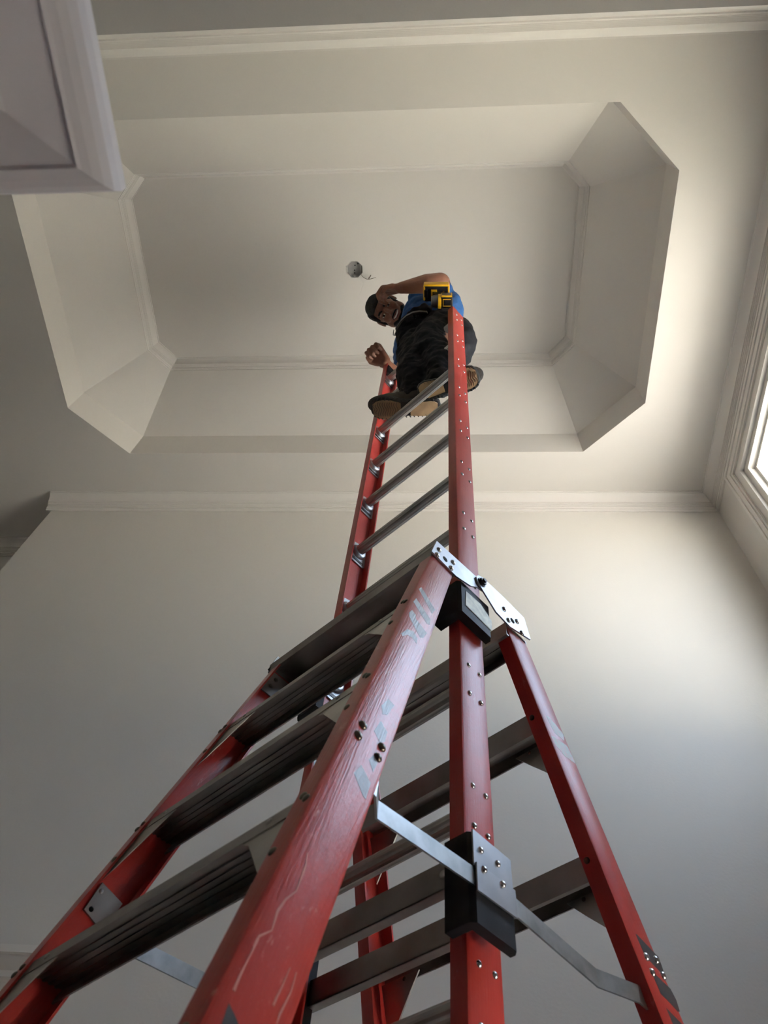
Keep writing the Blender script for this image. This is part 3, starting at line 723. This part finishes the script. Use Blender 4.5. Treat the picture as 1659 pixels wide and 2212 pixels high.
for s in (-1, 1):
    cap(bm, hp_(s * .026, -.062, -.086), hp_(s * .056, -.024, -.066), .018, .016); cap(bm, hp_(s * .056, -.022, -.062), hp_(s * .072, .006, -.010), .014, .008)
bd = obj('beard', bm, M['hair'], man, True); clothmod(bd, .003, 1)
bm = B()
hball(bm, 0, .024, .046, .082, .092, .082, 28); hball(bm, 0, -.012, .082, .066, .072, .046, 24); hball(bm, 0, .050, .0, .074, .066, .075)
for s in (-1, 1): hball(bm, s * .066, -.012, .050, .016, .040, .044); cap(bm, hp_(s * .074, -.004, .020), hp_(s * .073, -.002, -.012), .008, .005)
hr_ = obj('hair', bm, M['hair'], man, True); clothmod(hr_, .004, 1, [(.012, .004)])

# shirt
bm = B()
cap(bm, neck - (neck - chest) * .25, chest, .068, .130); cap(bm, chest, waist, .130, .130); cap(bm, waist, pel, .130, .135)
back = sk(985, 668, 4.30); ball(bm, sk(962, 672, 4.28), (.105, .11, .15)); ball(bm, sk(940, 690, 4.36), (.12, .12, .12))
cap(bm, chest, shL, .12, .080); cap(bm, chest, shR, .12, .080)
cap(bm, shL, shL.lerp(elL, .55), .078, .070); cap(bm, shR, shR.lerp(elR, .45), .076, .066)
cap(bm, sk(912, 685, 4.42), sk(893, 662, 4.46), .08, .045)
ball(bm, sk(902, 640, 4.30), (.05, .06, .06)); ball(bm, sk(980, 652, 4.30), (.045, .05, .08))
sh = obj('shirt', bm, M['shirt'], man, True); clothmod(sh, .008, 4, [(.09, .030), (.03, .008)])

# trousers
bm = B()
ball(bm, sk(925, 716, 4.08), (.160, .105, .10)); ball(bm, sk(942, 724, 4.00), (.165, .130, .13)); ball(bm, sk(985, 730, 3.93), (.095, .12, .13)); ball(bm, sk(905, 722, 3.98), (.12, .11, .12))
ball(bm, sk(962, 700, 4.05), (.09, .09, .11)); ball(bm, sk(922, 692, 4.02), (.105, .075, .07)); ball(bm, sk(1002, 745, 3.80), (.055, .09, .14)); ball(bm, sk(888, 745, 3.92), (.07, .09, .12))
limb(bm, [hipR, sk(905, 770, 3.70), knR, sk(896, 836, 3.35), anR + Vector((0, 0, .03))], [.120, .106, .085, .074, .064])
limb(bm, [hipL, sk(925, 748, 3.72), knL, sk(951, 810, 3.36), anL + Vector((0, 0, .03))], [.115, .100, .088, .074, .066])
tr_ = obj('trousers', bm, M['pants'], man, True); clothmod(tr_, .008, 3, [(.13, .045), (.045, .020), (.02, .006)])
# belt, belt loop and fly
def belt_pt(px, py, z, o=0): return sk(px, py, z)
bp_ = [(853, 722, 4.00), (856, 707, 3.96), (866, 692, 3.935), (878, 681, 3.925), (892, 674, 3.92), (906, 672, 3.92), (922, 673, 3.92)]
bm = B(); P = [sk(*q) for q in bp_]
loft(bm, [[p + Vector((0, 0, .014)), p + Vector((0, 0, -.014)), p + Vector((.004, .008, -.014)), p + Vector((.004, .008, .014))] for p in P]); belt = obj('belt', bm, M['leather'], man, True, sharp=40)
bm = B(); tube(bm, [sk(893, 676, 3.94), sk(897, 688, 3.93)], .006, 8); obj('belt_loop', bm, M['pants'], belt)
bm = B(); tube(bm, [sk(851, 712, 3.99), sk(850, 718, 3.98), sk(849.5, 724, 3.97), sk(852, 725, 3.97), sk(854, 719, 3.98)], .0022, 6); obj('cord_loop', bm, M['leather'], man)

# shoes: outline of the sole, rim, two tan tread patches with wavy lugs, upper
def shoe(toe, heel, width, roll, ank, flip=1):
    ax = (toe - heel); ln = ax.length; ax.normalize(); up = Vector((0, 0, 1)); up = (up - ax * up.dot(ax)).normalized()
    sd_ = ax.cross(up).normalized() * flip; c = (toe + heel) / 2
    rm = Matrix.Rotation(roll, 3, ax); up = rm @ up; sd_ = rm @ sd_
    def pt(x, y, z): return c + ax * (x * ln) + sd_ * (y * width) + up * z
    half = [(-.50, 0), (-.485, .22), (-.44, .34), (-.36, .40), (-.22, .37), (-.08, .33), (.06, .38), (.20, .48), (.32, .50), (.42, .42), (.48, .25), (.50, 0)]
    other = [(x, -y * (.86 if x < .1 else 1.0)) for x, y in reversed(half[1:-1])]
    out = half + other
    def ringz(k, z, bul=0): return [pt(x * k, y * k, z + bul * (abs(x) ** 2)) for x, y in out]
    bm = B(); loft(bm, [ringz(.94, 0, .05), ringz(1.0, .004, .05), ringz(1.03, .018, .05), ringz(1.0, .032, .05), ringz(.9, .034, .05)])
    so = obj('sole', bm, M['blackm'], man, True, sharp=45, label='black rubber sole with tan patches')
    def inside(x0, x1, k):
        up_ = [(x, y * k) for x, y in half if x0 <= x <= x1]; lo_ = [(x, y * k) for x, y in other if x0 <= x <= x1]
        return up_ + lo_
    for x0, x1, nw in ((-.49, -.05, 0 if flip else 6), (.06, .49, 11)):
        pts = [(x, y) for x, y in out if x0 <= x <= x1]
        pts = [(x * .97, y * .86 + .03) for x, y in pts]
        bm = B(); loft(bm, [[pt(x, y, .003 + .05 * x * x) for x, y in pts], [pt(x, y, -.003 + .05 * x * x) for x, y in pts]])
        pa = obj('tread_patch', bm, M['tan'], so)
        bm = B()
        for k in range(nw):
            x = x0 + .035 + (x1 - x0 - .06) * (k + .5) / nw; wdt = .30 if -.3 < x < .4 else .20
            P_ = [pt(x + .012 * math.sin(t * 9), wdt * (t * 2 - 1), -.0035 + .05 * x * x) for t in [i / 12 for i in range(13)]]
            tube(bm, P_, .0018, 5)
        if not nw: bm.free(); continue
        gr = obj('tread_wave', bm, M['tan_dark'], pa, kind='stuff')
    bm = B()
    n_ = 16
    for k in range(n_):
        for s_ in (-1, 1):
            x = -.42 + .86 * k / (n_ - 1); w_ = .33 if x < .05 else .42
            w_ *= (1 - max(0, abs(x) - .36) * 3.2)
            tube(bm, [pt(x, s_ * w_ * 1.18, .001 + .05 * x * x), pt(x + .014, s_ * w_ * .92, -.001 + .05 * x * x)], .0030, 5)
    obj('lug', bm, M['leather'], so, kind='stuff')
    bm = B()
    for x, y, z, a, b, c_ in ((.36, 0, .050, .060, .042, .034), (.22, 0, .060, .070, .046, .040), (.05, 0, .075, .080, .040, .050), (-.16, 0, .075, .070, .036, .055), (-.34, 0, .060, .045, .036, .050)):
        rotm = Matrix((ax, sd_, up)).transposed(); ball(bm, pt(x, y, z), (a, b, c_), rotm)
    cap(bm, pt(-.15, 0, .08), ank, .045, .045)
    upo = obj('shoe_upper', bm, M['suede'], man, True); clothmod(upo, .006, 2)
    bm = B()
    for k in range(4):
        x = .05 + .07 * k; tube(bm, [pt(x, -.22, .103 - .02 * k), pt(x + .02, 0, .113 - .02 * k), pt(x, .22, .103 - .02 * k)], .0025, 6)
    tube(bm, [pt(.03, 0, .12), pt(.01, -.25, .135), pt(.08, -.4, .12), pt(.05, 0, .12)], .002, 6)
    obj('laces', bm, M['leather'], upo, kind='stuff')
shoe(sk(800, 886, 3.160), sk(950, 880, 3.160), .112, -.10, anR)
shoe(sk(1035, 812, 3.165), sk(903, 852, 3.160), .112, -.18, anL, 1)

# ------------------------------------------------------------------ cordless driver on the ladder top
dr = thing('cordless_drill', 'yellow and black cordless drill propped on the ladder top beside the man', 'drill', sk(948, 640, 3.90))
dz = 3.96
def dbox(bm, x0, y0, x1, y1, za, zb, bev=.004):
    lo = [sk(x0, y1, za), sk(x1, y1, za), sk(x1, y0, za), sk(x0, y0, za)]
    hi = [p + (sk(x0, y0, zb) - sk(x0, y0, za)) * 0 + Vector((0, 0, zb - za)) for p in lo]
    hexa(bm, lo + hi)
def dobj(name, m, x0, y0, x1, y1, za, zb, bev=.006, par=None, label=None):
    bm = B(); dbox(bm, x0, y0, x1, y1, za, zb)
    if bev: bmesh.ops.bevel(bm, geom=bm.edges[:], offset=bev, segments=2, affect='EDGES', profile=.6)
    return obj(name, bm, M[m], par or dr, True, sharp=35, label=label)
bat = dobj('battery', 'black', 916.5, 617.5, 968, 652, dz + .073, dz + .125, .008, label='black slide-on battery')
dobj('battery_case', 'yellow', 915, 614, 970, 619.5, dz + .070, dz + .125, .007, label='yellow battery shell')
dobj('side_shell', 'yellow', 914, 620, 918.5, 650, dz + .070, dz + .13, .006)
dobj('side_shell', 'yellow', 967, 620, 971, 640, dz + .070, dz + .13, .004)
dobj('vent', 'leather', 916.5, 627, 924, 643, dz + .064, dz + .08, .003)
cl = dobj('release_clip', 'yellow', 931, 626, 944, 642, dz + .066, dz + .08, .003)
dobj('clip_slot', 'leather', 934.5, 630.5, 942, 640, dz + .0635, dz + .07, .001, cl)
bm = B(); prism(bm, [sk(x, y, dz + .073) for x, y in ((953, 637), (955.5, 631.5), (958, 628.5), (960.5, 630), (959, 632.5), (960, 634.5), (956.5, 636))], Vector((0, 0, .003))); obj('emblem', bm, M['yellow'], bat)
dobj('handle', 'leather', 935, 636, 952, 652, dz + .02, dz + .09, .008)
a = sk(931, 651, dz + .012); b = sk(946, 651, dz + .012); c = sk(953, 651, dz + .012); d = sk(977, 652, dz + .012)
bm = B(); tube(bm, [a, a.lerp(b, .12), a.lerp(b, .7), b], [.022, .028, .033, .034], 24); obj('chuck', bm, M['grey_plastic'], dr, True, sharp=40, label='grey chuck')
bm = B(); tube(bm, [b, b.lerp(c, .1), b.lerp(c, .9), c], [.033, .037, .037, .034], 24); obj('collar', bm, M['yellow'], dr, True, sharp=40)
mo = dobj('motor_housing', 'leather', 952, 638, 978, 666, dz - .018, dz + .045, .008)
dobj('housing_trim', 'yellow', 953, 638.5, 976.5, 642.5, dz - .021, dz + .04, .003)
bm = B(); 
for x0, y0, x1, y1 in ((956.8, 646.4, 974, 647.4), (956.8, 661, 974, 662), (956.8, 646.4, 957.8, 662)): dbox(bm, x0, y0, x1, y1, dz - .0205, dz - .016)
obj('panel_outline', bm, M['yellow'], mo)
bm = B(); dbox(bm, 959, 649, 973, 660, dz - .020, dz - .015); obj('panel', bm, M['black'], mo)
